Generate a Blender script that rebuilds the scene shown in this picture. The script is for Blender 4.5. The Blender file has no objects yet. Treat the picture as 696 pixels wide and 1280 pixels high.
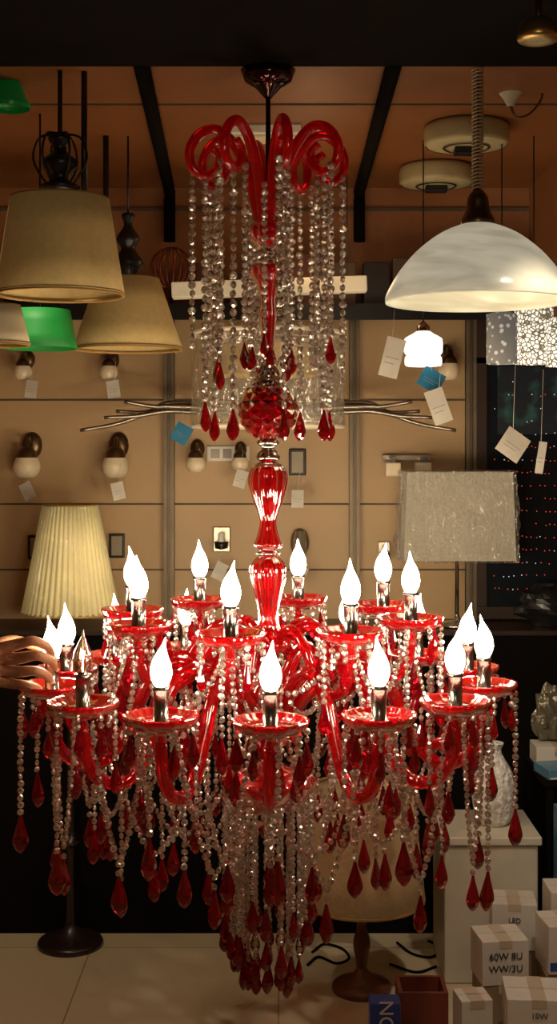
import bpy, math, random
from mathutils import Vector, Matrix, noise
R=random.Random(7)
F=1600.0; HY=560.0; CX=348.0; ZC=1.6
def W(px,py,d): return Vector(((px-CX)*d/F, d-3.0, ZC+(HY-py)*d/F))
def S(p,d): return p*d/F
def ZP(py,d=3.0): return ZC+(HY-py)*d/F
sc=bpy.context.scene
COL=sc.collection

# ---------------- materials ----------------
MATS={}
def mat(name,col,rough=0.5,metal=0.0,trans=0.0,emi=None,es=0.0,var=0.12,scale=12.0,bump=0.0,bscale=40.0,alpha=1.0,ior=1.5,coat=0.0,spec=0.5):
    if name in MATS: return MATS[name]
    m=bpy.data.materials.new(name); m.use_nodes=True
    nt=m.node_tree; b=nt.nodes['Principled BSDF']
    tc=nt.nodes.new('ShaderNodeTexCoord'); n=nt.nodes.new('ShaderNodeTexNoise'); n.inputs['Scale'].default_value=scale
    n.inputs['Detail'].default_value=4
    cr=nt.nodes.new('ShaderNodeValToRGB')
    c0=[max(0,c*(1-var)) for c in col]; c1=[min(1,c*(1+var)) for c in col]
    cr.color_ramp.elements[0].color=(*c0,1); cr.color_ramp.elements[1].color=(*c1,1)
    cr.color_ramp.elements[0].position=.3; cr.color_ramp.elements[1].position=.7
    nt.links.new(tc.outputs['Object'],n.inputs['Vector']); nt.links.new(n.outputs['Fac'],cr.inputs['Fac'])
    nt.links.new(cr.outputs['Color'],b.inputs['Base Color'])
    b.inputs['Roughness'].default_value=rough; b.inputs['Metallic'].default_value=metal
    b.inputs['Transmission Weight'].default_value=trans; b.inputs['IOR'].default_value=ior
    b.inputs['Alpha'].default_value=alpha; b.inputs['Coat Weight'].default_value=coat
    b.inputs['Specular IOR Level'].default_value=spec
    if emi: b.inputs['Emission Color'].default_value=(*emi,1); b.inputs['Emission Strength'].default_value=es
    if bump>0:
        n2=nt.nodes.new('ShaderNodeTexNoise'); n2.inputs['Scale'].default_value=bscale
        bp=nt.nodes.new('ShaderNodeBump'); bp.inputs['Strength'].default_value=bump; bp.inputs['Distance'].default_value=.02
        nt.links.new(tc.outputs['Object'],n2.inputs['Vector']); nt.links.new(n2.outputs['Fac'],bp.inputs['Height']); nt.links.new(bp.outputs['Normal'],b.inputs['Normal'])
    MATS[name]=m; return m
def film(name='clear_film',fac=.16,sc3=(14,14,6),rough=.12,milky=0):
    if name in MATS: return MATS[name]
    m=bpy.data.materials.new(name); m.use_nodes=True; nt=m.node_tree; nt.nodes.clear()
    o=nt.nodes.new('ShaderNodeOutputMaterial'); mx=nt.nodes.new('ShaderNodeMixShader'); t=nt.nodes.new('ShaderNodeBsdfTransparent'); g=nt.nodes.new('ShaderNodeBsdfGlossy')
    g.inputs['Roughness'].default_value=rough
    tc=nt.nodes.new('ShaderNodeTexCoord'); mp=nt.nodes.new('ShaderNodeMapping'); mp.inputs['Scale'].default_value=sc3; mp.inputs['Rotation'].default_value=(.5,.4,.3)
    n=nt.nodes.new('ShaderNodeTexNoise'); n.inputs['Scale'].default_value=1.6; n.inputs['Detail'].default_value=3; n.inputs['Distortion'].default_value=1.5
    bp=nt.nodes.new('ShaderNodeBump'); bp.inputs['Strength'].default_value=1; bp.inputs['Distance'].default_value=.08
    nt.links.new(tc.outputs['Object'],mp.inputs['Vector']); nt.links.new(mp.outputs['Vector'],n.inputs['Vector']); nt.links.new(n.outputs['Fac'],bp.inputs['Height']); nt.links.new(bp.outputs['Normal'],g.inputs['Normal'])
    mx.inputs['Fac'].default_value=fac
    nt.links.new(t.outputs[0],mx.inputs[1]); nt.links.new(g.outputs[0],mx.inputs[2])
    if milky:
        df=nt.nodes.new('ShaderNodeBsdfDiffuse'); df.inputs['Color'].default_value=(.9,.82,.62,1); m2=nt.nodes.new('ShaderNodeMixShader'); m2.inputs['Fac'].default_value=milky
        nt.links.new(mx.outputs[0],m2.inputs[1]); nt.links.new(df.outputs[0],m2.inputs[2]); mx=m2
    nt.links.new(mx.outputs[0],o.inputs['Surface'])
    MATS[name]=m; return m
def crystal():
    m=mat('clear_crystal',(.97,.92,.85),.02,0,.9,var=.03,ior=1.6)
    nt=m.node_tree; b=nt.nodes['Principled BSDF']; o=nt.nodes['Material Output']
    g=nt.nodes.new('ShaderNodeBsdfGlossy'); g.inputs['Color'].default_value=(1,.96,.9,1); g.inputs['Roughness'].default_value=.24
    mx=nt.nodes.new('ShaderNodeMixShader'); mx.inputs['Fac'].default_value=.5
    nt.links.new(b.outputs[0],mx.inputs[1]); nt.links.new(g.outputs[0],mx.inputs[2]); nt.links.new(mx.outputs[0],o.inputs['Surface'])
    return m
RED=mat('red_glass',(.66,.004,.008),.05,0,.72,var=.25,scale=20,coat=.5,emi=(.6,0,.003),es=.03)  # slight red emission put into the glass, imitates light glowing through it
REDD=mat('red_crystal',(.42,.002,.007),.04,0,.7,var=.25,scale=30,coat=.7)
CRY=crystal()
CHR=mat('chrome',(.6,.57,.52),.16,1)
SLV=mat('brushed_sleeve',(.38,.36,.33),.22,1)
DCHR=mat('satin_nickel',(.36,.31,.25),.32,.9)
BLK=mat('black_metal',(.012,.011,.012),.35,.3)
BRZ=mat('bronze',(.16,.10,.055),.35,.9)
BULB=mat('bulb_lit',(1,1,1),.3,emi=(1,.84,.58),es=74)
WHT=mat('white_plastic',(.78,.74,.66),.4)
TAGM=mat('tag_paper',(.62,.58,.5),.7)

# ---------------- mesh builder ----------------
class MB:
    def __init__(s): s.v=[]; s.f=[]
    def add(s,vf,M=None,off=None):
        v,f=vf; b=len(s.v)
        if M is not None: v=[M@Vector(p) for p in v]
        if off is not None: v=[Vector(p)+off for p in v]
        s.v.extend([tuple(p) for p in v]); s.f.extend([tuple(i+b for i in q) for q in f])
    def obj(s,name,m,parent=None,smooth=False,loc=None):
        me=bpy.data.meshes.new(name); me.from_pydata(s.v,[],s.f); me.materials.append(m)
        if smooth: me.polygons.foreach_set('use_smooth',[True]*len(me.polygons))
        me.update(); o=bpy.data.objects.new(name,me); COL.objects.link(o)
        if parent: o.parent=parent
        return o
def empty(name):
    e=bpy.data.objects.new(name,None); COL.objects.link(e); e.empty_display_size=.05; return e
def lathe(prof,seg=24,c=(0,0,0),flute=0,fa=0.0):
    v=[];f=[];rings=[]
    for r,z in prof:
        if r<1e-6: rings.append([len(v)]); v.append((c[0],c[1],c[2]+z))
        else:
            ids=[]
            for i in range(seg):
                a=2*math.pi*i/seg; rr=r*(1+fa*math.cos(flute*a)) if flute else r
                ids.append(len(v)); v.append((c[0]+rr*math.cos(a),c[1]+rr*math.sin(a),c[2]+z))
            rings.append(ids)
    for A,B in zip(rings,rings[1:]):
        for i in range(seg):
            j=(i+1)%seg
            if len(A)==1 and len(B)==1: continue
            if len(A)==1: f.append((A[0],B[i],B[j]))
            elif len(B)==1: f.append((A[j],A[i],B[0]))
            else: f.append((A[j],A[i],B[i],B[j]))
    return v,f
def cr(pts,n=6):
    P=[Vector(p) for p in pts]; P=[P[0]*2-P[1]]+P+[P[-1]*2-P[-2]]; out=[]
    for i in range(1,len(P)-2):
        a,b,c,d=P[i-1],P[i],P[i+1],P[i+2]
        for k in range(n):
            t=k/n; out.append(.5*((2*b)+(c-a)*t+(2*a-5*b+4*c-d)*t*t+(3*b-a-3*c+d)*t**3))
    out.append(P[-2]); return out
def crp(prof,n=4):
    return [(max(0,p[0]),p[1]) for p in cr([(a,b,0) for a,b in prof],n)]
def tube(path,rad,seg=8,flute=0,fa=0,cap=True):
    P=[Vector(p) for p in path]; n=len(P); v=[];f=[]
    t=(P[1]-P[0]).normalized(); u=t.orthogonal().normalized()
    for i in range(n):
        t2=(P[min(i+1,n-1)]-P[max(i-1,0)]).normalized()
        u=(u-t2*u.dot(t2)).normalized(); w=t2.cross(u)
        r=rad if isinstance(rad,(int,float)) else rad[0]+(rad[1]-rad[0])*i/(n-1)
        for k in range(seg):
            a=2*math.pi*k/seg; rr=r*(1+fa*math.cos(flute*a)) if flute else r
            v.append(P[i]+u*rr*math.cos(a)+w*rr*math.sin(a))
    for i in range(n-1):
        for k in range(seg):
            j=(k+1)%seg; f.append((i*seg+k,i*seg+j,(i+1)*seg+j,(i+1)*seg+k))
    if cap: f.append(tuple(range(seg))[::-1]); f.append(tuple((n-1)*seg+k for k in range(seg)))
    return v,f
def box(x0,x1,y0,y1,z0,z1):
    v=[(x,y,z) for z in(z0,z1) for y in(y0,y1) for x in(x0,x1)]
    return v,[(0,2,3,1),(4,5,7,6),(0,1,5,4),(2,6,7,3),(0,4,6,2),(1,3,7,5)]
def B(name,m,x0,x1,y0,y1,z0,z1,parent=None,bev=0,rz=0,rx=0):
    cx,cy,cz=(x0+x1)/2,(y0+y1)/2,(z0+z1)/2
    b=MB(); b.add(box(x0-cx,x1-cx,y0-cy,y1-cy,z0-cz,z1-cz)); o=b.obj(name,m,parent); o.location=(cx,cy,cz); o.rotation_euler=(rx,0,rz)
    if bev:
        md=o.modifiers.new('b','BEVEL'); md.width=bev; md.segments=2
    return o
def L(name,m,prof,c,seg=32,parent=None,smooth=True,flute=0,fa=0):
    b=MB(); b.add(lathe(prof,seg,c,flute,fa)); return b.obj(name,m,parent,smooth)
def T(name,m,path,rad,seg=8,parent=None,**k):
    b=MB(); b.add(tube(path,rad,seg,**k)); return b.obj(name,m,parent,True)

CEIL=2.514
# ---------------- room ----------------
def wallmat(name,col,var=.08):
    return mat(name,col,.5,var=var,scale=3.0,bump=.05,bscale=60)
wm=wallmat('wall_laminate',(.50,.33,.165))
wu=wallmat('upper_wall_paint',(.30,.12,.04))
cm=wallmat('ceiling_brown',(.22,.078,.02))
bm=mat('black_paint',(.005,.0035,.003),.9,spec=.08)
B('wall_back',wm,-1.8,1.8,1.5,1.6,0,2.08)
B('wall_upper',wu,-1.8,1.8,1.5,1.6,2.08,2.62)
B('wall_left',wu,-1.9,-1.8,-4.2,1.6,0,2.62)
B('wall_right',wu,1.8,1.9,-4.2,1.6,0,2.62)
B('ceiling',cm,-1.8,1.8,-4.2,1.5,CEIL,2.62)
def tile():
    m=bpy.data.materials.new('floor_tile'); m.use_nodes=True; nt=m.node_tree; b=nt.nodes['Principled BSDF']
    tc=nt.nodes.new('ShaderNodeTexCoord'); br=nt.nodes.new('ShaderNodeTexBrick'); br.offset=0; br.inputs['Scale'].default_value=1
    br.inputs['Brick Width'].default_value=.6; br.inputs['Row Height'].default_value=.6; br.inputs['Mortar Size'].default_value=.002
    br.inputs['Color1'].default_value=(.56,.46,.29,1); br.inputs['Color2'].default_value=(.52,.43,.27,1); br.inputs['Mortar'].default_value=(.25,.18,.1,1)
    nt.links.new(tc.outputs['Object'],br.inputs['Vector']); nt.links.new(br.outputs['Color'],b.inputs['Base Color']); b.inputs['Roughness'].default_value=.3
    return m
B('floor',tile(),-1.8,1.8,-4.2,1.6,-.06,0)
B('trim_ceiling_beam',bm,-1.8,1.8,-.7,-.03,2.485,CEIL)
seam=mat('wall_seam',(.1,.07,.045),.7)
b=MB()
for py in (500,630,712): z=ZP(py,4.5); b.add(box(-1.8,.7,1.496,1.5,z-.003,z+.003))
b.obj('trim_wall_seams',seam)
b=MB()
d=.914*1600/(560-130); b.add(box(-1.8,1.8,d-3-.004,d-3+.004,CEIL-.004,CEIL))
z=ZP(262,4.5); b.add(box(-1.8,1.8,1.49,1.5,z-.005,z+.005))
b.obj('trim_ceiling_seams',seam)
post=mat('post_metal',(.2,.15,.10),.5,.6)
for i,px in enumerate((211,443,589)):
    c=W(px,500,4.47); b=MB()
    b.add(box(c.x-.018,c.x-.006,1.465,1.5,1.0,2.07)); b.add(box(c.x+.006,c.x+.018,1.465,1.5,1.0,2.07)); b.add(box(c.x-.018,c.x+.018,1.485,1.5,1.0,2.07))
    b.obj('trim_wall_post_%d'%(i+1),post)
g=empty('display_cabinet')
B('body',bm,-1.8,1.8,1.22,1.5,.0,.985,g)
B('worktop',mat('cab_top',(.03,.018,.012),.35),-1.8,1.8,1.2,1.5,.985,1.0,g)
g=empty('upper_wall_shelf')
B('board',bm,-.95,1.2,1.3,1.5,2.05,2.075,g)
B('lip',BLK,-.95,1.2,1.29,1.3,2.03,2.085,g)
k=0
x=-.93
stock=empty('stock_cartons_on_shelf')
while x<1.1:
    w=R.uniform(.07,.17); h=R.uniform(.09,.2)
    c=R.choice([(.07,.012,.008),(.02,.012,.01),(.12,.025,.012),(.03,.03,.025),(.09,.055,.03),(.015,.01,.01)])
    if x+w>-.45 and x<-.28: x=-.28
    B('carton_%d'%k,mat('carton_%d'%k,c,.5),x,x+w,1.33,1.40,2.076,2.076+h,stock,.003); x+=w+R.uniform(.006,.03); k+=1
B('trim_right_soffit',wu,.88,1.8,.5,1.5,1.97,CEIL)
for px0,px1 in ((176,212),(493,449)):
    g=empty('black_cable_duct')
    a=W(px0,65,2.97); a.z=CEIL-.02; 
    d2=4.46; e=W(px1,230,d2); e.z=CEIL-.02
    T('duct',bm,[a,a.lerp(e,.5),e,e+Vector((0,.0,-.03)),Vector((e.x,e.y,ZP(302,d2)))],.02,8,g)

# ---------------- chandelier ----------------
X0=(335-CX)*3/F
ch=empty('red_crystal_chandelier')
q=3/F
def prof(pts,n=4): return crp([(r*q,ZP(py)) for r,py in pts][::-1],n)
red=MB(); chrm=MB(); rod=MB()
rod.add(tube([(X0,0,2.49),(X0,0,ZP(262))],.006,8))
rod.add(lathe(prof([(0,82),(15,84),(24,92),(23,102),(14,112),(5,122)]),24,(X0,0,0)))
rod.add(lathe([(0,2.44),(.03,2.445),(.055,2.46),(.065,2.485),(0,2.485)],32,(X0,0,0)))
rod.obj('suspension_rod',mat('dark_chrome',(.06,.03,.026),.12,.9),ch,True)
for P in ([(3,250),(8,256),(15,264),(11,272),(23,283),(24,294),(19,303),(9,310),(3,312)],
          [(3,326),(9,328),(21,332),(23,342),(15,353),(10,372),(11,392),(9,415),(6,436),(3,442)],
          [(3,576),(12,578),(21,586),(24,602),(20,620),(12,642),(10,655),(14,672),(17,682),(8,688)],
          [(3,694),(13,696),(21,706),(22,718),(17,740),(12,765),(14,785),(26,800),(24,812),(10,818)],
          [(10,816),(9,845),(18,858),(22,872),(14,884),(10,892),(30,902),(34,915),(26,928),(12,936),(14,955),(54,968),(57,982),(44,1000),(20,1014),(3,1020)]):
    red.add(lathe(prof(P),40,(X0,0,0),10,.05))
for P in ([(2,262),(3,440)],[(4,312),(8,316),(4,321),(9,325),(4,330)],[(3,440),(9,446),(5,452),(10,458),(16,470),(14,477)],
          [(8,548),(15,553),(8,560),(13,566),(15,573),(8,578)],[(6,686),(14,690),(14,693),(6,697)],[(3,440),(3,1020)]):
    chrm.add(lathe(prof(P,3),20,(X0,0,0)))
red.obj('column_red_glass',RED,ch,True); chrm.obj('column_fittings',CHR,ch,True)
bb=MB(); rr=37*q
N=14
pr=[(rr*math.sin(math.pi*i/10),rr*-math.cos(math.pi*i/10)*1.0) for i in range(11)]; pr[0]=(0,-rr);pr[-1]=(0,rr)
v,f=lathe(pr,N,(X0,0,ZP(513)))
C=Vector((X0,0,ZP(513)))
v=[Vector(p) for p in v]; nf=[]
for fc in f:
    c=sum((v[i] for i in fc),Vector())/len(fc); c=C+(c-C).normalized()*(rr*1.05); v.append(c); ci=len(v)-1
    for i in range(len(fc)): nf.append((fc[i],fc[(i+1)%len(fc)],ci))
bb.add((v,nf)); bb.obj('cut_glass_ball',REDD,ch)

beads=MB(); drops=MB()
def bead_t(seg=8):
    pr=[(0,-.0042),(.0042,-.0038),(.0074,0),(.0042,.0038),(0,.0042)]
    v,f=lathe(pr,seg); return [Vector((p[0],p[2],p[1])) for p in v],f
BT=bead_t()
DT=lathe([(0,.002),(.0028,0),(.0045,-.008),(.0095,-.024),(.0135,-.038),(.014,-.046),(.010,-.056),(.004,-.063),(0,-.065)],8)
def bead(p,s=1,ax=None):
    M=Matrix.Translation(p)@Matrix.Rotation(R.uniform(0,math.pi),4,'Z')@Matrix.Rotation(R.uniform(-.25,.25),4,'X')@Matrix.Scale(s,4)
    beads.add(BT,M)
def drop(p,s=1):
    s*=1.08
    M=Matrix.Translation(p)@Matrix.Rotation(R.uniform(0,1),4,'Z')@Matrix.Rotation(R.uniform(-.06,.06),4,'X')@Matrix.Scale(s,4)@Matrix.Diagonal((1,.75,1,1))
    drops.add(DT,M)
SP=.0148
def strand(p,length,s=1.0,dr=1.0,sp=SP):
    s*=1.08
    p=Vector(p); n=max(1,int(length/(sp*s)))
    for i in range(n): bead(p+Vector((R.uniform(-.0008,.0008),0,-sp*s*(i+.5))),s)
    e=p+Vector((0,0,-sp*s*n))
    if dr: drop(e,dr)
    return e
def swag(a,b2,sag,s=1.0,vee=0.0,pend=None,sp=SP):
    s*=1.08
    a=Vector(a); b2=Vector(b2); pts=[]
    for i in range(61):
        t=i/60; u=2*t-1; h=(1-u*u)*(1-vee)+(1-abs(u))*vee
        pts.append(a.lerp(b2,t)+Vector((0,0,-sag*h)))
    acc=0; last=pts[0]; nxt=sp*s*.5
    for i in range(1,61):
        seg=(pts[i]-last).length
        while acc+seg>=nxt:
            t=(nxt-acc)/seg; bead(last.lerp(pts[i],t),s); nxt+=sp*s
        acc+=seg; last=pts[i]
    if pend is not None:
        strand(pts[30]+Vector((0,0,-.01)),pend,s/1.08,1.1)
def pol(r,a,z): return Vector((X0+r*math.sin(a),-r*math.cos(a),z))
arms=MB(); cups=MB(); sleeves=MB(); bulbs=MB(); glassb=MB()
CUP=[(0,-.05),(.008,-.049),(.013,-.042),(.009,-.033),(.015,-.027),(.03,-.024),(.052,-.018),(.069,-.009),(.075,.005),(.074,.010),(.070,.008),(.064,.001),(.045,-.008),(.018,-.011),(.0,-.011)]
BP=crp([(.010,0),(.0168,.010),(.0215,.027),(.0190,.046),(.0120,.063),(.0055,.077),(.0024,.089),(0,.098)],2)
def candle(a,r,z,s=1.0,lit=True):
    c=pol(r,a,z)
    cups.add(lathe([(x*s,y*s) for x,y in CUP],48,c,16,.03))
    sleeves.add(lathe([(.0,-.012),(.021,-.012),(.021,-.004),(.0155,-.002),(.0155,.056*s),(.0175,.058*s),(.0175,.066*s),(.0,.066*s)],16,c))
    off=c+Vector((0,0,.064*s))
    v,f=lathe([(x*s,y*s) for x,y in BP],12)
    ta=R.uniform(0,6.28)
    v=[Vector(p) for p in v]
    for p in v:
        if p.z>.06*s: k=(p.z-.06*s); p.x+=k*.25*math.cos(ta); p.y+=k*.25*math.sin(ta)
    (bulbs if lit else glassb).add((v,f),off=off)
    return c
RL=.5; ZL=1.061; RU=.335; ZU=1.206
LA=[math.radians(i*360/14+1) for i in range(14)]
UA=[math.radians(-13+45*i) for i in range(8)]
for i,a in enumerate(LA):
    lit=(i!=12)
    c=candle(a,RL,ZL,1.0,lit)
    P=cr([pol(r,a,z) for r,z in ((.03,.945),(.07,1.0),(.14,1.075),(.21,1.105),(.27,1.075),(.315,.99),(.355,.915),(.405,.882),(.46,.90),(.492,.95),(RL,ZL-.045))],5)
    arms.add(tube(P,[.0165,.013],10,5,.09))
for i,a in enumerate(UA):
    c=candle(a,RU,ZU,.98)
    P=cr([pol(r,a,z) for r,z in ((.02,1.13),(.06,1.17),(.11,1.185),(.16,1.15),(.205,1.09),(.255,1.062),(.305,1.08),(.33,1.12),(RU,ZU-.045))],5)
    arms.add(tube(P,[.0135,.0105],10,5,.09))
for i in range(8):
    a=math.radians(i*45+14)
    P=cr([pol(r*q,a,ZP(py)) for r,py in ((7,290),(14,262),(20,236),(30,206),(46,180),(66,166),(86,172),(99,192),(96,214),(80,224),(65,214),(62,198),(72,189))],5)
    arms.add(tube(P,[.0145,.0095],10))
arms.obj('curved_glass_arms',RED,ch,True); cups.obj('glass_drip_cups',RED,ch,True)
sleeves.obj('candle_sleeves',SLV,ch,True); bulbs.obj('candle_bulbs',BULB,ch,True)
cg=mat('clear_bulb_glass',(1,.95,.85),.02,0,1.0,var=.02)
glassb.obj('clear_candle_bulb',cg,ch,True)
c=pol(RL,LA[12],ZL+.064)
T('filament',mat('filament',(1,.8,.5),.5,emi=(1,.6,.25),es=40),[c+Vector((0,0,.0)),c+Vector((0,0,.03)),c+Vector((.005,0,.05)),c+Vector((-.004,0,.054)),c+Vector((0,0,.03))],.0022,6,ch)
for i in range(8):
    a=math.radians(i*45+14)
    p=pol(80*q,a,ZP(226)); strand(p,(525-226)*q-R.uniform(0,.03),1.3,1.0)
    p=pol(66*q,a+.12,ZP(216)); strand(p,R.uniform(.36,.48),1.25,0 if i%3 else .8)
    p=pol(95*q,a-.1,ZP(214)); strand(p,R.uniform(.36,.52),1.25,.85 if i%3==1 else 0)
for i in range(0,8,2):
    a=math.radians(i*45-8)
    strand(pol(30*q,a,ZP(232)),R.uniform(.35,.41),1.1,.8)
for i in range(8):
    a=math.radians(i*45+5); swag(pol(24*q,a,ZP(445)),pol(24*q,a+math.radians(45),ZP(445)),.02,.8)
    drop(pol(30*q,a,ZP(436)),.7)
for i,a in enumerate(LA):
    c=pol(RL,a,ZL-.004)
    for k in range(9):
        t=a+2*math.pi*k/9+.2
        p=c+Vector((.071*math.sin(t),-.071*math.cos(t),-.004))
        if k==0: strand(p,R.uniform(.20,.34),1.0,1.2)
        elif k in(3,6): strand(p,R.uniform(.10,.22),.95,1.0)
        else:
            strand(p,R.uniform(.016,.06),.95,R.uniform(.75,1.0))
    a2=a+2*math.pi/14
    swag(pol(RL,a+.07,ZL-.03),pol(RL,a2-.07,ZL-.03),R.uniform(.27,.36),.98,.45,.03)
    swag(pol(.40,a,.875),pol(.40,a2,.875),R.uniform(.08,.13),.9,.2,.02)
    strand(pol(.405,a,.868),R.uniform(.1,.22),.95,1.1)
    strand(pol(.30,a,.985),R.uniform(.16,.30),.95,1.0)
    swag(pol(.33,a,.95),pol(.12,a+.1,.80),R.uniform(.1,.2),.9,.1,.02 if i%2 else None)
    strand(pol(.25,a+.1,1.07),R.uniform(.08,.2),.9,.85)
for i,a in enumerate(UA):
    c=pol(RU,a,ZU-.004)
    for k in range(8):
        t=a+2*math.pi*k/8
        p=c+Vector((.069*math.sin(t),-.069*math.cos(t),-.004))
        if k==0: strand(p,R.uniform(.17,.24),1,1.05)
        elif k in (2,6): strand(p,R.uniform(.10,.2),.95,.9)
        else: strand(p,R.uniform(.02,.06),.95,.8)
    a2=a+math.radians(45)
    swag(c,pol(RU,a2,ZU),R.uniform(.12,.18),.95,.2,.02)
    swag(pol(RU,a,ZU-.03),pol(RL-.06,a+.15,ZL-.02),.12,.95)
    swag(pol(RU-.05,a,ZU-.05),pol(.05,a,1.06),.10,.9)
for r,n,lo,hi in ((55,20,.22,.33),(42,16,.28,.36),(26,10,.32,.385)):
    for k in range(n):
        a=2*math.pi*k/n+R.uniform(-.05,.05)
        strand(pol(r*q,a,ZP(994 if r>50 else 1008)),R.uniform(lo,hi),.9,R.uniform(.8,1.1))
beads.obj('crystal_bead_garlands',CRY,ch); drops.obj('red_crystal_drops',REDD,ch)

# ---------------- hand ----------------
def skin(name,chains,m,parent,sub=2):
    vs=[];es=[];rs=[]
    for chn in chains:
        prev=None
        for it in chn:
            if isinstance(it,int): prev=it; continue
            vs.append(it[0]); rs.append(it[1]); i=len(vs)-1
            if prev is not None: es.append((prev,i))
            prev=i
    me=bpy.data.meshes.new(name); me.from_pydata(vs,es,[]); o=bpy.data.objects.new(name,me); COL.objects.link(o); o.parent=parent
    md=o.modifiers.new('s','SKIN'); md.use_smooth_shade=True
    for i,sv in enumerate(me.skin_vertices[0].data):
        r=rs[i]; sv.radius=r if isinstance(r,tuple) else (r,r); sv.use_root=(i==0)
    ms=o.modifiers.new('u','SUBSURF'); ms.levels=sub; ms.render_levels=sub
    me.materials.append(m); return o
SKIN=mat('skin',(.40,.17,.085),.5,var=.15,scale=70,bump=.2,bscale=220)
NAIL=mat('nail',(.55,.32,.22),.3)
hd=empty('human_hand')
W0=[ (W(-330,925,2.80),.050),(W(-200,892,2.81),.044),(W(-95,862,2.825),.033),(W(-58,850,2.83),(.034,.028)),(W(-22,838,2.835),(.040,.026)) ]
chs=[list(W0)]
fingers=[(807,.0112,[(20,806,2.83),(42,800,2.815),(60,808,2.83),(66,822,2.85)]),
         (823,.0116,[(24,823,2.825),(47,818,2.805),(65,826,2.825),(69,837,2.85)]),
         (839,.0110,[(22,840,2.825),(44,838,2.808),(60,844,2.825),(63,852,2.85)]),
         (853,.0098,[(16,855,2.83),(33,856,2.815),(47,860,2.83),(51,864,2.852)])]
for py,r,pts in fingers:
    cc=[4,(W(-1,py+(834-py)*.15,2.835),.0165)]
    for j,p in enumerate(pts): cc.append((W(*p),r*(1.28,1.08,.98,.80)[j]))
    chs.append(cc)
chs.append([4,(W(-4,806,2.87),.018),(W(18,800,2.90),.0135),(W(42,806,2.915),.012),(W(60,816,2.908),.0095)])
skin('hand',chs,SKIN,hd)
for py,r,pts in fingers:
    p=W(*pts[3]); bN=MB(); bN.add(lathe([(0,-.006),(.004,-.004),(.005,0),(.004,.004),(0,.006)],8)); o=bN.obj('nail',NAIL,hd,True); o.location=p+Vector((r*.55,-r*.5,0)); o.rotation_euler=(0,0,.7); o.scale=(1,.3,.8)
T('shirt_cuff',mat('shirt_cloth',(.04,.04,.06),.9),[W(-170,884,2.81),W(-330,925,2.80)],[.056,.064],20,hd)

# ---------------- lamp shades left ----------------
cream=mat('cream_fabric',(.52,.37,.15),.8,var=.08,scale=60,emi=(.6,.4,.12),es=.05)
gold=mat('shade_trim',(.42,.25,.07),.6)
def shade(parent,m,cx,ptop,pbot,rt,rb,d,seg=48,flute=0,fa=0,trim=True,name='shade'):
    c=W(cx,HY,d); zt=ZP(ptop,d); zb=ZP(pbot,d)
    p=[(S(rb,d),zb),(S((rb*2+rt)/3,d),zb+(zt-zb)*.33),(S((rb+rt*2)/3,d),zb+(zt-zb)*.67),(S(rt,d),zt)]
    o=L(name,m,p,(c.x,c.y,0),seg,parent,True,flute,fa)
    md=o.modifiers.new('s','SOLIDIFY'); md.thickness=.003
    if trim:
        b=MB()
        for r,z in ((rb,zb),(rt,zt)):
            b.add(lathe([(S(r,d)+.002,z-.004),(S(r,d)+.003,z+.004),(S(r,d)-.004,z+.004),(S(r,d)-.004,z-.004),(S(r,d)+.002,z-.004)],seg,(c.x,c.y,0)))
        b.obj('shade_trim',gold,parent,True)
    b=MB()
    for k in range(3):
        a=k*2.094; b.add(tube([(c.x,c.y,zt-.01),(c.x+S(rt,d)*math.cos(a),c.y+S(rt,d)*math.sin(a),zt-.004)],.002,6))
    b.obj('shade_spider',BLK,parent)
    return c,zt,zb
g=empty('pendant_lamp')
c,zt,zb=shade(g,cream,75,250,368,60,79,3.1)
T('rod',BLK,[(c.x,c.y,CEIL),(c.x,c.y,zb+.06)],.006,8,g)
L('ornate_mount',BLK,crp([(0,zt+.16),(.03,zt+.15),(.015,zt+.12),(.045,zt+.09),(.02,zt+.05),(.05,zt+.03),(.0,zt)][::-1],3),(c.x,c.y,0),16,g)
b=MB()
for k in range(6):
    a=k*math.pi/3; dv=Vector((math.cos(a),math.sin(a),0)); z0=zt+.02
    b.add(tube(cr([Vector((c.x,c.y,z0+.14))+dv*.01,Vector((c.x,c.y,z0+.13))+dv*.05,Vector((c.x,c.y,z0+.08))+dv*.065,Vector((c.x,c.y,z0+.03))+dv*.04,Vector((c.x,c.y,z0))+dv*.01],4),.003,6))
b.obj('scrollwork',BLK,g,True)
T('side_rod',BLK,[(c.x+.057,c.y+.01,CEIL),(c.x+.057,c.y+.01,zt-.02)],.0075,8,g)
g=empty('pendant_lamp')
c,zt,zb=shade(g,cream,160,350,436,38,67,3.75)
T('rod',BLK,[(c.x-.065,c.y,CEIL),(c.x-.065,c.y,zt-.01)],.0085,8,g)
L('ornate_body',BLK,crp([(.012,zt-.01),(.02,zt+.01),(.045,zt+.05),(.02,zt+.09),(.035,zt+.12),(.012,zt+.16),(.02,zt+.19),(.0,zt+.2)],3),(c.x,c.y,0),16,g)
T('cord',BLK,[(c.x,c.y,CEIL),(c.x,c.y,zt+.19)],.003,6,g)
g=empty('pendant_lamp')
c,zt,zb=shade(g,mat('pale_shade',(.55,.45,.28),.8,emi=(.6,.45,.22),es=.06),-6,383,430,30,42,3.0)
T('cord',BLK,[(c.x,c.y,2.485),(c.x,c.y,zt-.01)],.003,6,g)
g=empty('green_pendant_lamp')
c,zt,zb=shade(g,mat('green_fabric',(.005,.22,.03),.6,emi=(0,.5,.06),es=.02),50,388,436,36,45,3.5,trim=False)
T('cord',BLK,[(c.x,c.y,CEIL),(c.x,c.y,zt-.01)],.003,6,g)
g=empty('green_pendant_lamp')
c=W(12,136,3.2)
L('dish',mat('green_enamel',(.005,.2,.04),.3,emi=(0,.5,.06),es=.03),crp([(.05,.0),(.052,.012),(.044,.024),(.036,.045),(.028,.065),(.012,.08)],3),c,24,g)
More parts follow.
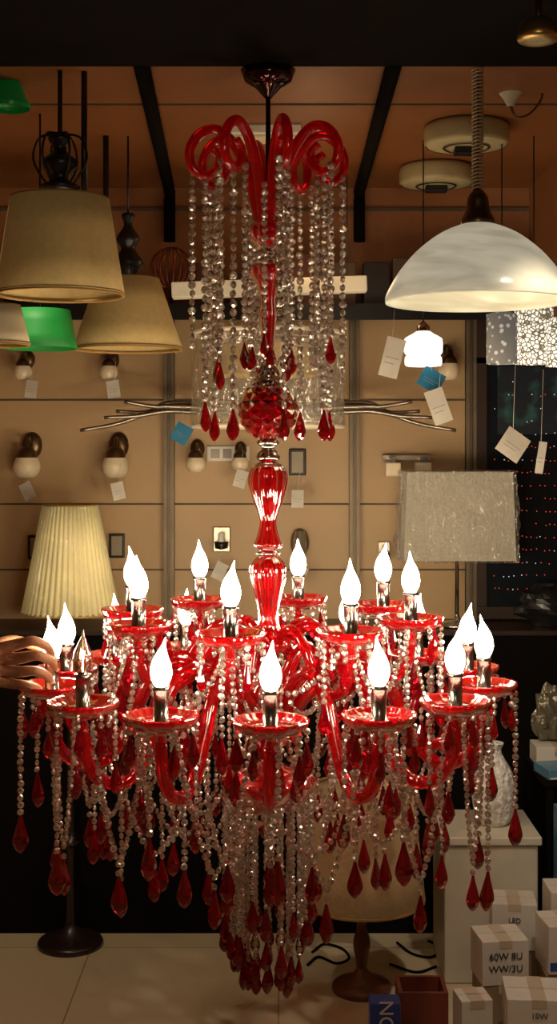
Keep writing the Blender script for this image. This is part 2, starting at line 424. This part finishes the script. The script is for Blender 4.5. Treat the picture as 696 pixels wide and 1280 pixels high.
T('cord',BLK,[(c.x,c.y,CEIL),(c.x,c.y,c.z+.075)],.004,6,g)
g=empty('wire_globe_lamp'); c=W(214,335,4.37); b=MB(); rs=.070
for k in range(9):
    a=k*math.pi/9; b.add(tube([c+Vector((rs*math.cos(t)*math.cos(a),rs*math.cos(t)*math.sin(a)*.6,rs*math.sin(t))) for t in [j*math.pi/12 for j in range(25)]],.0024,5,cap=False))
b.obj('wires',mat('copper_wire',(.3,.08,.04),.35,.8),g,True)
L('foot',BLK,[(0,2.076),(.03,2.076),(.03,2.082),(.006,2.09),(.005,c.z-rs+.004),(0,c.z-rs+.004)],(c.x,c.y,0),20,g)

def pole_lamp(name,cx,ptop,pbot,rt,rb,d,shm,polem,baser,poleprof,flute=0,fa=0,seg=96):
    g=empty(name); c,zt,zb=shade(g,shm,cx,ptop,pbot,rt,rb,d,seg,flute,fa)
    L('turned_pole',polem,crp(poleprof(zt,zb),3),(c.x,c.y,0),20,g)
    L('base',polem,crp([(baser*.98,.0),(baser,.012),(baser*.9,.022),(baser*.5,.035),(baser*.2,.06),(.014,.08)],3),(c.x,c.y,0),40,g)
    return g,c,zt,zb
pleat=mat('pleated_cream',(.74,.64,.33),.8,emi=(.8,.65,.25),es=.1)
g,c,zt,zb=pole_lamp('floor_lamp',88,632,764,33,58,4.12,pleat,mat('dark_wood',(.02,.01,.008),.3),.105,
  lambda zt,zb:[(.014,.07),(.012,.3),(.03,.33),(.012,.37),(.012,.7),(.028,.73),(.012,.77),(.011,zt)],44,.028,176)
L('wrap',film(),[(S(59.5,4.12),zb),(S(35,4.12),zt)],(c.x,c.y,0),32,g,flute=5,fa=.015)
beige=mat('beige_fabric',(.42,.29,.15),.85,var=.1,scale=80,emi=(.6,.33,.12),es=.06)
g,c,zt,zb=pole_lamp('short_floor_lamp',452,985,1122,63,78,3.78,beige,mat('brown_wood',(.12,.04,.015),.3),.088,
  lambda zt,zb:[(.016,.07),(.02,.1),(.026,.14),(.014,.19),(.02,.22),(.022,.26),(.012,zb+.03),(.01,zt)],0,0,48)

g=empty('table_lamp'); d=4.3; c=W(571,HY,d)
zt=ZP(590,d); zb=ZP(699,d); a0=S(65,d); a1=S(69,d)
def frus(z0,z1,w0,w1,dp):
    v=[]
    for z,w in((z0,w0),(z1,w1)):
        for sx,sy in((-1,-1),(1,-1),(1,1),(-1,1)): v.append((c.x+sx*w,c.y+sy*dp,z))
    return v,[(0,1,5,4),(1,2,6,5),(2,3,7,6),(3,0,4,7)]
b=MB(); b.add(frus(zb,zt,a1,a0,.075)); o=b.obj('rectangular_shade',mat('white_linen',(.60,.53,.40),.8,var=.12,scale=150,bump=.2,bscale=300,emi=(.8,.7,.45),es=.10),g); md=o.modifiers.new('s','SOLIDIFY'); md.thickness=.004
def wrap_front(z0,z1,w0,w1,dp,n=30):
    v=[];f=[]
    per=[(-1,-1),(1,-1),(1,1),(-1,1)]
    for j in range(n+1):
        t=j/n; z=z0+(z1-z0)*t; w=w0+(w1-w0)*t
        for e in range(4):
            ax,ay=per[e]; bx,by=per[(e+1)%4]
            for i in range(n):
                s_=i/n; x=(ax+(bx-ax)*s_)*w; y=(ay+(by-ay)*s_)*dp
                k=abs(noise.noise(Vector((x*18+z*16,y*22,z*9))))*.022-.003
                l=math.hypot(x,y); v.append((c.x+x*(1+k/l),c.y+y*(1+k/l),z))
    m=4*n
    for j in range(n):
        for i in range(m): f.append((j*m+i,j*m+(i+1)%m,(j+1)*m+(i+1)%m,(j+1)*m+i))
    return v,f
b=MB(); b.add(wrap_front(zb-.006,zt+.006,a1+.010,a0+.010,.087)); b.obj('plastic_wrap',film('wrap_film',.3,(20,20,8),.2),g,True)
T('stem',CHR,[(c.x,c.y,1.0),(c.x,c.y,zt-.02)],.007,10,g)
L('foot',CHR,[(0,1.001),(.07,1.001),(.07,1.012),(.012,1.018),(.008,1.04)],(c.x,c.y,0),28,g)
b=MB(); b.add(tube([(c.x-a0,c.y,zt-.01),(c.x+a0,c.y,zt-.01)],.002,6)); b.obj('shade_crossbar',CHR,g)

def tag(parent,px,py,d,w=16,h=20,rot=.3,m=None,up=30):
    c=W(px,py,d); m=m or TAGM
    b=MB(); b.add(box(-S(w,d)/2,S(w,d)/2,-.0006,.0006,-S(h,d)/2,S(h,d)/2)); o=b.obj('price_tag',m,parent); o.location=c; o.rotation_euler=(0,rot,R.uniform(-.4,.4))
    b=MB(); b.add(box(-S(w,d)*.35,S(w,d)*.35,-.0012,-.0006,-S(h,d)*.02,S(h,d)*.0)); b.add(box(-S(w,d)*.35,S(w,d)*.2,-.0012,-.0006,-S(h,d)*.16,-S(h,d)*.14))
    o2=b.obj('tag_print',mat('tag_ink',(.3,.29,.28),.8),parent); o2.location=c; o2.rotation_euler=o.rotation_euler
    T('tag_string',TAGM,[c+Vector((0,0,S(h,d)*.4)),c+Vector((S(3,d),0,S(up,d)))],.0008,4,parent)
BLUE=mat('blue_card',(.02,.18,.34),.4)

# drum pendant behind the chandelier
g=empty('wrapped_drum_pendant'); d=4.0; c=W(335,HY,d); zt=ZP(418,d); zb=ZP(533,d)
L('inner_shade',mat('gold_fabric',(.6,.42,.18),.7,var=.15,scale=20,emi=(.8,.5,.15),es=.10),[(S(62,d),ZP(470,d)),(S(58,d),ZP(432,d))],(c.x,c.y,0),40,g)
b=MB(); v=[];f=[]; n=96;mm=20
for j in range(mm+1):
    for i in range(n):
        a=2*math.pi*i/n; z=zb+(zt-zb)*j/mm; r=S(95,d)+.010*noise.noise(Vector((math.cos(a)*5+z*5,math.sin(a)*5,z*9)))
        v.append((c.x+r*math.cos(a),c.y+r*math.sin(a),z))
for j in range(mm):
    for i in range(n): f.append((j*n+i,j*n+(i+1)%n,(j+1)*n+(i+1)%n,(j+1)*n+i))
b.add((v,f)); b.obj('film_cover',film('drum_film',.34,(10,10,5),.2,.10),g,True)
b=MB()
for z in (zt,zb): b.add(lathe([(S(93,d),z-.006),(S(96,d),z-.006),(S(96,d),z+.006),(S(93,d),z+.006),(S(93,d),z-.006)],48,(c.x,c.y,0)))
for k in range(3):
    a=k*2.094+.3; b.add(tube([(c.x,c.y,zt),(c.x+S(92,d)*math.cos(a),c.y+S(92,d)*math.sin(a),zt)],.002,6))
b.obj('rings',mat('pale_ring',(.8,.7,.5),.4,emi=(.9,.7,.4),es=.1),g,True)
T('cord',BLK,[(c.x,c.y,CEIL),(c.x,c.y,ZP(440,d))],.003,6,g)
g=empty('wavy_chrome_light'); d=4.3; b=MB()
for s_ in(-1,1):
    for k,(o1,o2,xe) in enumerate(((0,-10,180),(6,10,205),(2,26,235),(-4,2,190))):
        P=cr([W(335+s_*x,512+y,d+z) for x,y,z in((12,2,0),(70,-2+o1,.02*k-.03),(125,o1-4,.02*k-.05),(xe*.8,o2*.6+2,.02*k-.06),(xe,o2,.02*k-.08))],6)
        b.add(tube(P,[S(4.0,d),S(2.2,d)],6))
b.obj('wavy_arms',DCHR,g,True)
c=W(335,515,d); L('hub',DCHR,[(0,-.02),(.05,-.02),(.06,0),(.05,.02),(0,.025)],c,28,g)
T('wall_bracket',DCHR,[c,Vector((c.x,1.5,c.z))],.012,8,g)

g=empty('linear_ceiling_light'); a=W(215,362,3.95); e=W(458,351,3.95)
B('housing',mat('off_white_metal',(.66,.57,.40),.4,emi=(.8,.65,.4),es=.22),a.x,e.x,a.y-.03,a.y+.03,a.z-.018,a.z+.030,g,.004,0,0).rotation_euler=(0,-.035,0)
T('wire_1',BLK,[(a.x+.06,a.y,CEIL),(a.x+.06,a.y,a.z+.02)],.0015,5,g); T('wire_2',BLK,[(e.x-.06,a.y,CEIL),(e.x-.06,a.y,a.z+.03)],.0015,5,g)
g=empty('ceiling_panel_light'); c=W(330,160,3.67)
B('plate',WHT,c.x-.105,c.x+.105,c.y-.06,c.y+.06,CEIL-.025,CEIL,g,.003); B('diffuser',mat('diffuser',(.7,.6,.4),.5),c.x-.09,c.x+.09,c.y-.045,c.y+.045,CEIL-.032,CEIL-.025,g)
rc=mat('round_light_rim',(.36,.29,.15),.45); rd=mat('round_light_face',(.42,.34,.18),.4,emi=(.7,.55,.25),es=.03)
for px,d,r in ((583,3.62,53),(545,4.15,46)):
    g=empty('round_ceiling_light'); c=W(px,HY,d); r=S(r,d)
    L('rim',rc,crp([(r*.96,CEIL-.06),(r,CEIL-.05),(r,CEIL-.012),(r*.9,CEIL)],3),(c.x,c.y,0),48,g)
    L('face',rd,[(0,CEIL-.064),(r*.55,CEIL-.063),(r*.93,CEIL-.058),(r*.97,CEIL-.05)],(c.x,c.y,0),48,g)
    b=MB(); b.add(lathe([(r*.5,CEIL-.066),(r*.52,CEIL-.069),(r*.56,CEIL-.066)],32,(c.x,c.y,0))); b.obj('dark_ring',BRZ,g,True)
    B('driver_box',BLK,c.x-.035,c.x+.035,c.y-.02,c.y+.02,CEIL-.085,CEIL-.064,g,.003)

# ---------------- alabaster dome pendant ----------------
g=empty('alabaster_dome_pendant'); d=3.05; c=W(597,HY,d)
def alab():
    m=bpy.data.materials.new('alabaster'); m.use_nodes=True; nt=m.node_tree; b=nt.nodes['Principled BSDF']
    tc=nt.nodes.new('ShaderNodeTexCoord'); n=nt.nodes.new('ShaderNodeTexNoise'); n.inputs['Scale'].default_value=3; n.inputs['Distortion'].default_value=2.0; n.inputs['Detail'].default_value=2
    r=nt.nodes.new('ShaderNodeValToRGB'); r.color_ramp.elements[0].position=.35; r.color_ramp.elements[1].position=.65
    r.color_ramp.elements[0].color=(.52,.48,.34,1); r.color_ramp.elements[1].color=(.72,.67,.50,1)
    mp=nt.nodes.new('ShaderNodeMapping'); mp.inputs['Scale'].default_value=(1,1,4)
    nt.links.new(tc.outputs['Object'],mp.inputs['Vector']); nt.links.new(mp.outputs['Vector'],n.inputs['Vector']); nt.links.new(n.outputs['Fac'],r.inputs['Fac'])
    nt.links.new(r.outputs['Color'],b.inputs['Base Color']); nt.links.new(r.outputs['Color'],b.inputs['Emission Color']); b.inputs['Emission Strength'].default_value=.5
    b.inputs['Roughness'].default_value=.2; return m
pf=[(112,378),(112,371),(106,358),(94,339),(76,318),(54,300),(36,290),(20,284),(10,281)]
o=L('glass_dome',alab(),crp([(S(r,d),ZP(py,d)) for r,py in pf],3),(c.x,c.y,0),64,g); md=o.modifiers.new('s','SOLIDIFY'); md.thickness=.006
L('brass_cap',BRZ,crp([(S(r,d),ZP(py,d)) for r,py in((20,283),(21,276),(15,262),(13,248),(8,240),(3,236),(0,234))],3),(c.x,c.y,0),28,g)
T('stem',BRZ,[(c.x,c.y,ZP(283,d)),(c.x,c.y,ZP(335,d))],.012,10,g)
L('bulb',mat('pendant_bulb',(1,1,1),.4,emi=(1,.85,.6),es=9),crp([(0,-.04),(.025,-.03),(.03,0),(.015,.03),(.01,.04)],3),(c.x,c.y,ZP(330,d)),20,g)
b=MB(); z0=ZP(238,d); n=900; turns=34; pts=[]
for i in range(n+1):
    t=i/n; a=t*turns*2*math.pi; pts.append((c.x+.012*math.cos(a),c.y+.012*math.sin(a),z0+(2.505-z0)*t))
b.add(tube(pts,.0032,5)); b.obj('coiled_cord',mat('cord_plastic',(.4,.28,.16),.4),g,True)
T('cable',BLK,[(c.x,c.y,z0),(c.x,c.y,CEIL)],.003,6,g)

g=empty('glass_jar_pendant'); d=3.8; c=W(529,HY,d)
L('glowing_jar',mat('jar_glow',(.9,.9,.85),.4,emi=(1,.93,.75),es=1.3,var=.2,scale=60),crp([(S(r,d),ZP(py,d)) for r,py in((0,459),(17,458),(22,456),(22,447),(20,444),(23,440),(23,426),(21,422),(14,418),(8,414))],2),(c.x,c.y,0),64,g,flute=14,fa=.05)
L('cap',CHR,[(S(8,d),ZP(415,d)),(S(8,d),ZP(408,d)),(0,ZP(400,d))],(c.x,c.y,0),20,g)
T('cord',BLK,[(c.x,c.y,ZP(402,d)),(c.x,c.y,CEIL)],.002,6,g)
tag(g,490,447,3.75,24,50,.25,up=60); tag(g,548,508,3.75,24,44,-.35,up=50); tag(g,539,475,3.78,30,26,.5,BLUE,up=60)
def pat(name,glow,vor=True):
    m=bpy.data.materials.new(name); m.use_nodes=True; nt=m.node_tree; b=nt.nodes['Principled BSDF']
    tc=nt.nodes.new('ShaderNodeTexCoord'); v=nt.nodes.new('ShaderNodeTexVoronoi'); v.inputs['Scale'].default_value=85 if vor else 55; v.feature='DISTANCE_TO_EDGE' if vor else 'F1'
    r=nt.nodes.new('ShaderNodeValToRGB'); r.color_ramp.elements[0].position=.08; r.color_ramp.elements[1].position=.16
    if vor: r.color_ramp.elements[0].color=(.12,.09,.05,1); r.color_ramp.elements[1].color=(.9,.85,.7,1)
    else: r.color_ramp.elements[0].position=.25;r.color_ramp.elements[1].position=.35; r.color_ramp.elements[0].color=(.9,.88,.8,1); r.color_ramp.elements[1].color=(.26,.25,.22,1)
    nt.links.new(tc.outputs['Object'],v.inputs['Vector']); nt.links.new(v.outputs['Distance'],r.inputs['Fac']); nt.links.new(r.outputs['Color'],b.inputs['Base Color']); nt.links.new(r.outputs['Color'],b.inputs['Emission Color']); b.inputs['Emission Strength'].default_value=glow
    return m
for px,r,glow,vv,d,pt,pb in ((627,19,.3,False,3.6,393,455),(667,24,1.2,True,3.75,386,455),(699,17,1.2,True,3.5,400,458)):
    g=empty('patterned_glass_pendant'); c=W(px,HY,d)
    L('glass_cylinder',pat('pattern_%d'%px,glow,vv),[(S(r,d),ZP(pb,d)),(S(r,d),ZP(pt,d)),(S(r*.5,d),ZP(pt-3,d)),(.004,ZP(pt-4,d))],(c.x,c.y,0),40,g)
    T('cord',BLK,[(c.x,c.y,ZP(pt-3,d)),(c.x,c.y,CEIL)],.002,6,g)
    if px==627: tag(g,641,556,d-.02,34,34,.6,up=100)
    if px==667: tag(g,676,572,d-.02,10,40,.15,up=110)
g=empty('white_funnel_pendant'); d=3.3; c=W(638,HY,d)
L('funnel',mat('funnel_white',(.5,.46,.34),.4),crp([(S(r,d),ZP(py,d)) for r,py in((4,134),(9,124),(18,112),(26,102),(24,98),(10,94),(0,93))],3),(c.x,c.y,0),32,g)
T('cable',BRZ,cr([W(638,132,d),W(645,146,d),W(662,142,d),W(677,122,d),W(672,105,d),W(655,97,d)],6),.003,6,g)
T('cord',BLK,[(c.x,c.y,ZP(94,d)),(c.x,c.y,CEIL)],.003,6,g)
g=empty('brass_ceiling_spot'); c=W(673,40,2.5)
L('cup',mat('aged_brass',(.4,.27,.1),.3,.9),crp([(.0,-.02),(.03,-.02),(.042,-.012),(.036,.01),(.02,.026),(.008,.03)],3),c,28,g); T('stem',BRZ,[c,Vector((c.x,c.y,2.486))],.006,8,g)

# ---------------- wall fittings ----------------
glassw=mat('opal_glass',(.72,.6,.4),.3,emi=(.8,.6,.35),es=.04)
def sconce(px,py,kind='tulip',sc_=1.0,tg=True):
    d=4.42; g=empty({'tulip':'wall_sconce','candle':'candle_wall_sconce','round':'round_wall_sconce','double':'double_wall_sconce','frame':'picture_wall_lamp'}[kind])
    c=W(px,py,d); k=sc_*d/F
    if kind=='tulip':
        b=MB(); b.add(lathe([(0,-.0),(.032*sc_,0),(.030*sc_,.01),(.012*sc_,.02),(0,.02)],24),Matrix.Translation((c.x,1.499,c.z+14*k))@Matrix.Rotation(math.pi/2,4,'X')@Matrix.Diagonal((1,1.35,1,1))); b.obj('backplate',BRZ,g,True)
        T('arm',BRZ,cr([(c.x,1.49,c.z+12*k),(c.x,1.44,c.z+22*k),(c.x,1.40,c.z+14*k),(c.x,1.40,c.z+4*k)],4),.006*sc_,8,g)
        L('holder',BRZ,[(12*k,-2*k),(11*k,6*k),(6*k,12*k),(0,13*k)],(c.x,1.40,c.z),20,g)
        L('glass_shade',glassw,crp([(0,-23*k),(9*k,-22*k),(14*k,-16*k),(15*k,-8*k),(12*k,0)],3),(c.x,1.40,c.z),24,g)
    elif kind=='candle':
        B('backplate',DCHR,c.x-11*k,c.x+11*k,1.485,1.5,c.z-16*k,c.z+16*k,g,.003); L('cup',BLK,[(0,-12*k),(8*k,-10*k),(9*k,-2*k),(5*k,-2*k)],(c.x,1.45,c.z),16,g)
        L('candle',WHT,[(4*k,-2*k),(4*k,9*k),(0,10*k)],(c.x,1.45,c.z),12,g); T('arm',CHR,[(c.x,1.45,c.z-10*k),(c.x,1.49,c.z-10*k)],.005,6,g)
    elif kind=='round':
        b=MB(); b.add(lathe([(0,0),(12*k,0),(12*k,.012),(8*k,.02),(0,.022)],28),Matrix.Translation((c.x,1.499,c.z))@Matrix.Rotation(math.pi/2,4,'X')@Matrix.Diagonal((1,1.5,1,1))); b.obj('backplate',DCHR,g,True)
        L('glass_tube',mat('smoked_glass',(.25,.2,.15),.1,0,.4),crp([(0,-20*k),(7*k,-18*k),(8*k,0),(6*k,16*k)],3),(c.x,1.45,c.z),16,g); T('arm',CHR,[(c.x,1.45,c.z),(c.x,1.49,c.z)],.006,6,g)
    elif kind=='double':
        B('bar',DCHR,c.x-32*k,c.x+32*k,1.47,1.5,c.z+6*k,c.z+14*k,g,.002)
        for s_ in(-1,1):
            B('glass_cube',glassw,c.x+s_*20*k-10*k,c.x+s_*20*k+10*k,1.40,1.46,c.z-14*k,c.z+4*k,g,.004); B('mount',CHR,c.x+s_*20*k-4*k,c.x+s_*20*k+4*k,1.42,1.48,c.z+4*k,c.z+10*k,g)
    elif kind=='frame':
        B('frame',BLK,c.x-9*k,c.x+9*k,1.485,1.5,c.z-14*k,c.z+14*k,g,.003); B('panel',mat('dim_panel',(.3,.24,.16),.4),c.x-6*k,c.x+6*k,1.48,1.486,c.z-11*k,c.z+11*k,g)
    if tg: tag(g,px+R.uniform(-2,10),py+38*sc_,4.36,16,22,R.uniform(-.6,.6),up=34)
    return g
sconce(35,572,'tulip',1.1); sconce(145,572,'tulip',1.1); sconce(30,458,'tulip',.75); sconce(137,458,'tulip',.75)
sconce(245,572,'tulip',.8,False); sconce(300,572,'tulip',.7); sconce(276,676,'candle'); sconce(375,680,'round'); sconce(510,582,'double',.95,False)
sconce(482,690,'candle',.7,False); sconce(143,684,'frame',1.1,False); sconce(372,578,'frame',1.2); sconce(560,455,'tulip',.9,False); sconce(40,686,'frame',1.1,False)
g=empty('wall_switch_plate'); c=W(285,567,4.48)
B('plate',WHT,c.x-.075,c.x+.075,1.49,1.5,c.z-.026,c.z+.026,g,.002)
for k in range(3): B('rocker_%d'%k,mat('rocker',(.35,.32,.28),.4),c.x-.06+k*.042,c.x-.03+k*.042,1.486,1.49,c.z-.016,c.z+.016,g,.001)
g=empty('blue_hang_card'); tag(g,227,542,4.2,22,24,.5,BLUE,up=40)

# ---------------- star curtain window ----------------
g=empty('window_1'); x0=W(606,0,4.5).x; z1=ZP(455,4.5); z0=ZP(756,4.5)
fm=mat('window_frame',(.035,.018,.01),.4)
def foliage():
    m=bpy.data.materials.new('night_glass'); m.use_nodes=True; nt=m.node_tree; b=nt.nodes['Principled BSDF']
    tc=nt.nodes.new('ShaderNodeTexCoord'); n=nt.nodes.new('ShaderNodeTexNoise'); n.inputs['Scale'].default_value=11; n.inputs['Detail'].default_value=8
    r=nt.nodes.new('ShaderNodeValToRGB'); r.color_ramp.elements[0].position=.52; r.color_ramp.elements[1].position=.8; r.color_ramp.elements[0].color=(.004,.008,.014,1); r.color_ramp.elements[1].color=(.03,.16,.13,1)
    nt.links.new(tc.outputs['Object'],n.inputs['Vector']); nt.links.new(n.outputs['Fac'],r.inputs['Fac']); nt.links.new(r.outputs['Color'],b.inputs['Base Color']); nt.links.new(r.outputs['Color'],b.inputs['Emission Color']); b.inputs['Emission Strength'].default_value=.15; b.inputs['Roughness'].default_value=.6; return m
B('glass',mat('dark_glass',(.004,.007,.012),.35,spec=.25),x0,1.7,1.48,1.5,z0,z1,g)
B('upper_picture',foliage(),x0+.04,1.7,1.476,1.48,z0+.60,z1-.01,g)
B('frame_left',fm,x0-.035,x0,1.46,1.5,z0-.04,2.05,g); B('frame_bottom',fm,x0-.035,1.7,1.44,1.5,z0-.04,z0,g); B('frame_top',fm,x0-.035,1.7,1.46,1.5,z1,z1+.02,g)
b=MB(); b2=MB()
for i in range(17):
    for j in range(22):
        if R.random()<(.72 if i<12 else .3):
            (b if R.random()<(.85 if i<12 else .3) else b2).add(lathe([(0,-.002),(.002,0),(0,.002)],5,(x0+.03+j*.016+R.uniform(-.003,.003),1.472,z0+.06+i*.045+R.uniform(-.004,.004))))
b.obj('red_led_points',mat('red_led',(.3,0,0),.5,emi=(1,.10,.05),es=1.0),g); b2.obj('white_led_points',mat('white_led',(.3,.3,.3),.5,emi=(.8,.9,1),es=1.0),g)

# ---------------- right lower items ----------------
card=mat('carton_white',(.62,.58,.5),.6,var=.06); kraft=mat('carton_kraft',(.28,.19,.11),.7)
ink=mat('print_ink',(.02,.02,.025),.6); redi=mat('print_red',(.5,.02,.02),.6); blui=mat('print_blue',(.02,.06,.3),.6)
def text(parent,s,loc,size,m,rot=(math.pi/2,0,0)):
    cu=bpy.data.curves.new('t','FONT'); cu.body=s; cu.size=size; cu.extrude=.0004; cu.align_x='CENTER'; cu.align_y='CENTER'
    o=bpy.data.objects.new('print_text',cu); COL.objects.link(o); o.location=loc; o.rotation_euler=rot; cu.materials.append(m); o.parent=parent
def carton(x0,x1,y0,y1,z0,z1,m=card,txt=None,strip=None,name='cardboard_box',lid=True,ts=.02,rz=0):
    g=empty(name); cx,cy=(x0+x1)/2,(y0+y1)/2; g.location=(cx,cy,0); g.rotation_euler=(0,0,rz)
    x0-=cx;x1-=cx;y0-=cy;y1-=cy
    B('body',m,x0,x1,y0,y1,z0,z1,g,.002)
    if lid:
        b=MB(); zz=z1+.0006; ym=0
        b.add(box(x0+.002,x1-.002,ym-.001,ym+.001,z1-.0004,zz)); b.add(box(-.018,.018,y0-.0008,y1+.0008,z1-.02,zz))
        b.obj('tape_and_flap',mat('tape',(.5,.42,.3),.3),g)
    if strip: B('printed_strip',strip,x0+.004,x1-.004,y0-.0015,y0,z0+(z1-z0)*.08,z0+(z1-z0)*.25,g)
    if txt: 
        for i,t in enumerate(txt): text(g,t,(0,y0-.002,z1-(z1-z0)*(.35+.28*i)),ts,ink)
    return g
carton(.535,.665,.40,.52,0,.17,kraft,rz=.05); carton(.533,.66,.40,.52,.172,.29,card,['60W 8U','WW/3U'],ts=.026,rz=.12)
carton(.60,.73,.56,.68,0,.20,kraft); carton(.60,.725,.56,.68,.202,.33,card,['LED'],rz=-.1)
carton(.555,.71,.10,.24,0,.15,kraft); carton(.56,.715,.10,.24,.152,.262,card,['10W','LED Light'],redi,ts=.02,rz=-.08)
carton(.71,.84,.40,.52,0,.2,kraft); carton(.71,.84,.40,.52,.202,.33,card,['LED'],blui,rz=.1)
carton(.76,.88,.57,.69,0,.36,card,['30W'],redi)
g=carton(.225,.30,.14,.20,0,.235,mat('carton_blue',(.02,.06,.4),.4),None,None,'blue_printed_box',False); text(g,'NOOR',(.0,-.0315,.17),.05,WHT,(math.pi/2,math.pi/2,0))
g=empty('red_wooden_crate'); wr=mat('red_wood',(.16,.03,.015),.5)
B('front',wr,.315,.42,.24,.25,0,.22,g);B('back',wr,.315,.42,.34,.35,0,.22,g);B('left',wr,.305,.315,.24,.35,0,.22,g);B('right',wr,.42,.43,.24,.35,0,.22,g);B('bottom',wr,.315,.42,.25,.34,0,.01,g)
carton(.445,.525,.16,.24,0,.235,card,['BULB','9W'],redi,'printed_lamp_box',ts=.022,rz=.15)
g=empty('white_display_pedestal'); pm_=mat('pedestal_paint',(.6,.54,.42),.4,var=.1,scale=5)
B('plinth',pm_,.495,.775,.82,1.1,0,.415,g,.006); B('top_slab',pm_,.485,.785,.81,1.11,.415,.44,g,.004); B('kick',BLK,.50,.77,.825,1.095,0.0,.004,g)
g=empty('white_ceramic_vase'); c=W(617,HY,3.95)
L('vase_body',mat('white_ceramic',(.75,.72,.66),.35,var=.25,scale=60,bump=.8,bscale=60),crp([(0,.441),(.04,.442),(.058,.48),(.066,.54),(.055,.60),(.03,.645),(.022,.67),(.03,.69),(.024,.688)],4),(c.x,c.y,0),48,g,flute=14,fa=.04)
g=empty('side_table')
B('top',bm,.80,1.3,.85,1.18,.58,.60,g)
for xx in(.81,1.28):
    for yy in(.86,1.16): B('leg',bm,xx,xx+.02,yy,yy+.02,0,.58,g)
carton(.80,.95,.86,.98,.601,.63,mat('magazine',(.08,.2,.3),.25),None,card,'product_catalogue_stack',False,rz=.2)
carton(.81,.96,1.02,1.13,.601,.66,card,['LED'],blui)
carton(.82,.97,.70,.82,0,.54,mat('carton_teal',(.06,.16,.24),.3),['20W'],card)
def crumple(name,c,sx,sy,sz,m,seed,amp=.35):
    v,f=lathe([(math.sin(math.pi*i/14) if 0<i<14 else 0,-math.cos(math.pi*i/14)) for i in range(15)],28)
    out=[]
    for p in v:
        p=Vector(p); n=noise.noise(p*2.2+Vector((seed,0,0)))*amp+noise.noise(p*5+Vector((0,seed,0)))*amp*.4; p=p*(1+n); out.append((c[0]+p.x*sx,c[1]+p.y*sy,max(c[2]-sz*.85,c[2]+p.z*sz)))
    b=MB(); b.add((out,f)); return b.obj(name,m)
crumple('black_plastic_bag',(.93,1.31,1.065),.13,.07,.075,mat('bag_black',(.01,.01,.012),.25),3)
crumple('foil_packet',(.87,1.10,.745),.05,.03,.09,mat('foil',(.20,.18,.13),.3,.5,bump=.6,bscale=30),9,.4)
b=MB()
for pts in ([(390,1190),(405,1180),(428,1186),(436,1198),(420,1204),(398,1196),(384,1206)],[(496,1178),(515,1192),(540,1196),(552,1184),(535,1176)],[(487,1205),(520,1215),(545,1208)]):
    P=[]
    for px,py in pts: d=1.595*F/(py-HY); p=W(px,py,d); p.z=.005; P.append(p)
    b.add(tube(cr(P,6),.004,6))
b.obj('black_power_cable',bm,None,True)

# ---------------- lights ----------------
def pt(name,loc,e,col,r=.05):
    l=bpy.data.lights.new(name,'POINT'); l.energy=e; l.color=col; l.shadow_soft_size=r; o=bpy.data.objects.new(name,l); o.location=loc; COL.objects.link(o)
def spot(name,loc,tgt,e,col,ang=70,r=.04):
    l=bpy.data.lights.new(name,'SPOT'); l.energy=e; l.color=col; l.shadow_soft_size=r; l.spot_size=math.radians(ang); l.spot_blend=.6
    o=bpy.data.objects.new(name,l); o.location=loc; COL.objects.link(o); o.rotation_euler=(Vector(tgt)-Vector(loc)).to_track_quat('-Z','Y').to_euler()
pt('added_fill_light',(0.2,-2.0,2.1),10,(1,.8,.55),.15)  # added lamp without a fixture, lifts the overall room light
pt('added_fill_light',(.1,.9,2.2),1.0,(1,.6,.3),.08)  # added warm fill near the upper wall and ceiling, no fixture
spot('added_floor_spot',(-.75,.1,2.45),(-.45,.9,0),32,(1,.84,.62),50)  # added spot to brighten the floor on the left, no fixture
spot('added_floor_spot',(.75,-.5,2.45),(.6,.5,0),48,(1,.87,.7),50)  # added spot to brighten the floor and boxes on the right, no fixture
w=bpy.data.worlds.new('w'); sc.world=w; w.use_nodes=True
w.node_tree.nodes['Background'].inputs[0].default_value=(.9,.7,.5,1); w.node_tree.nodes['Background'].inputs[1].default_value=.03

# ---------------- camera ----------------
cd=bpy.data.cameras.new('cam'); cam=bpy.data.objects.new('camera',cd); COL.objects.link(cam)
cam.location=(0,-3,ZC); cam.rotation_euler=(math.pi/2,0,0)
cd.sensor_fit='VERTICAL'; cd.sensor_height=24; cd.lens=F/1280*24; cd.shift_y=-80/1280; cd.clip_start=.05
sc.camera=cam
sc.view_settings.view_transform='Standard'
sc.view_settings.look='None'
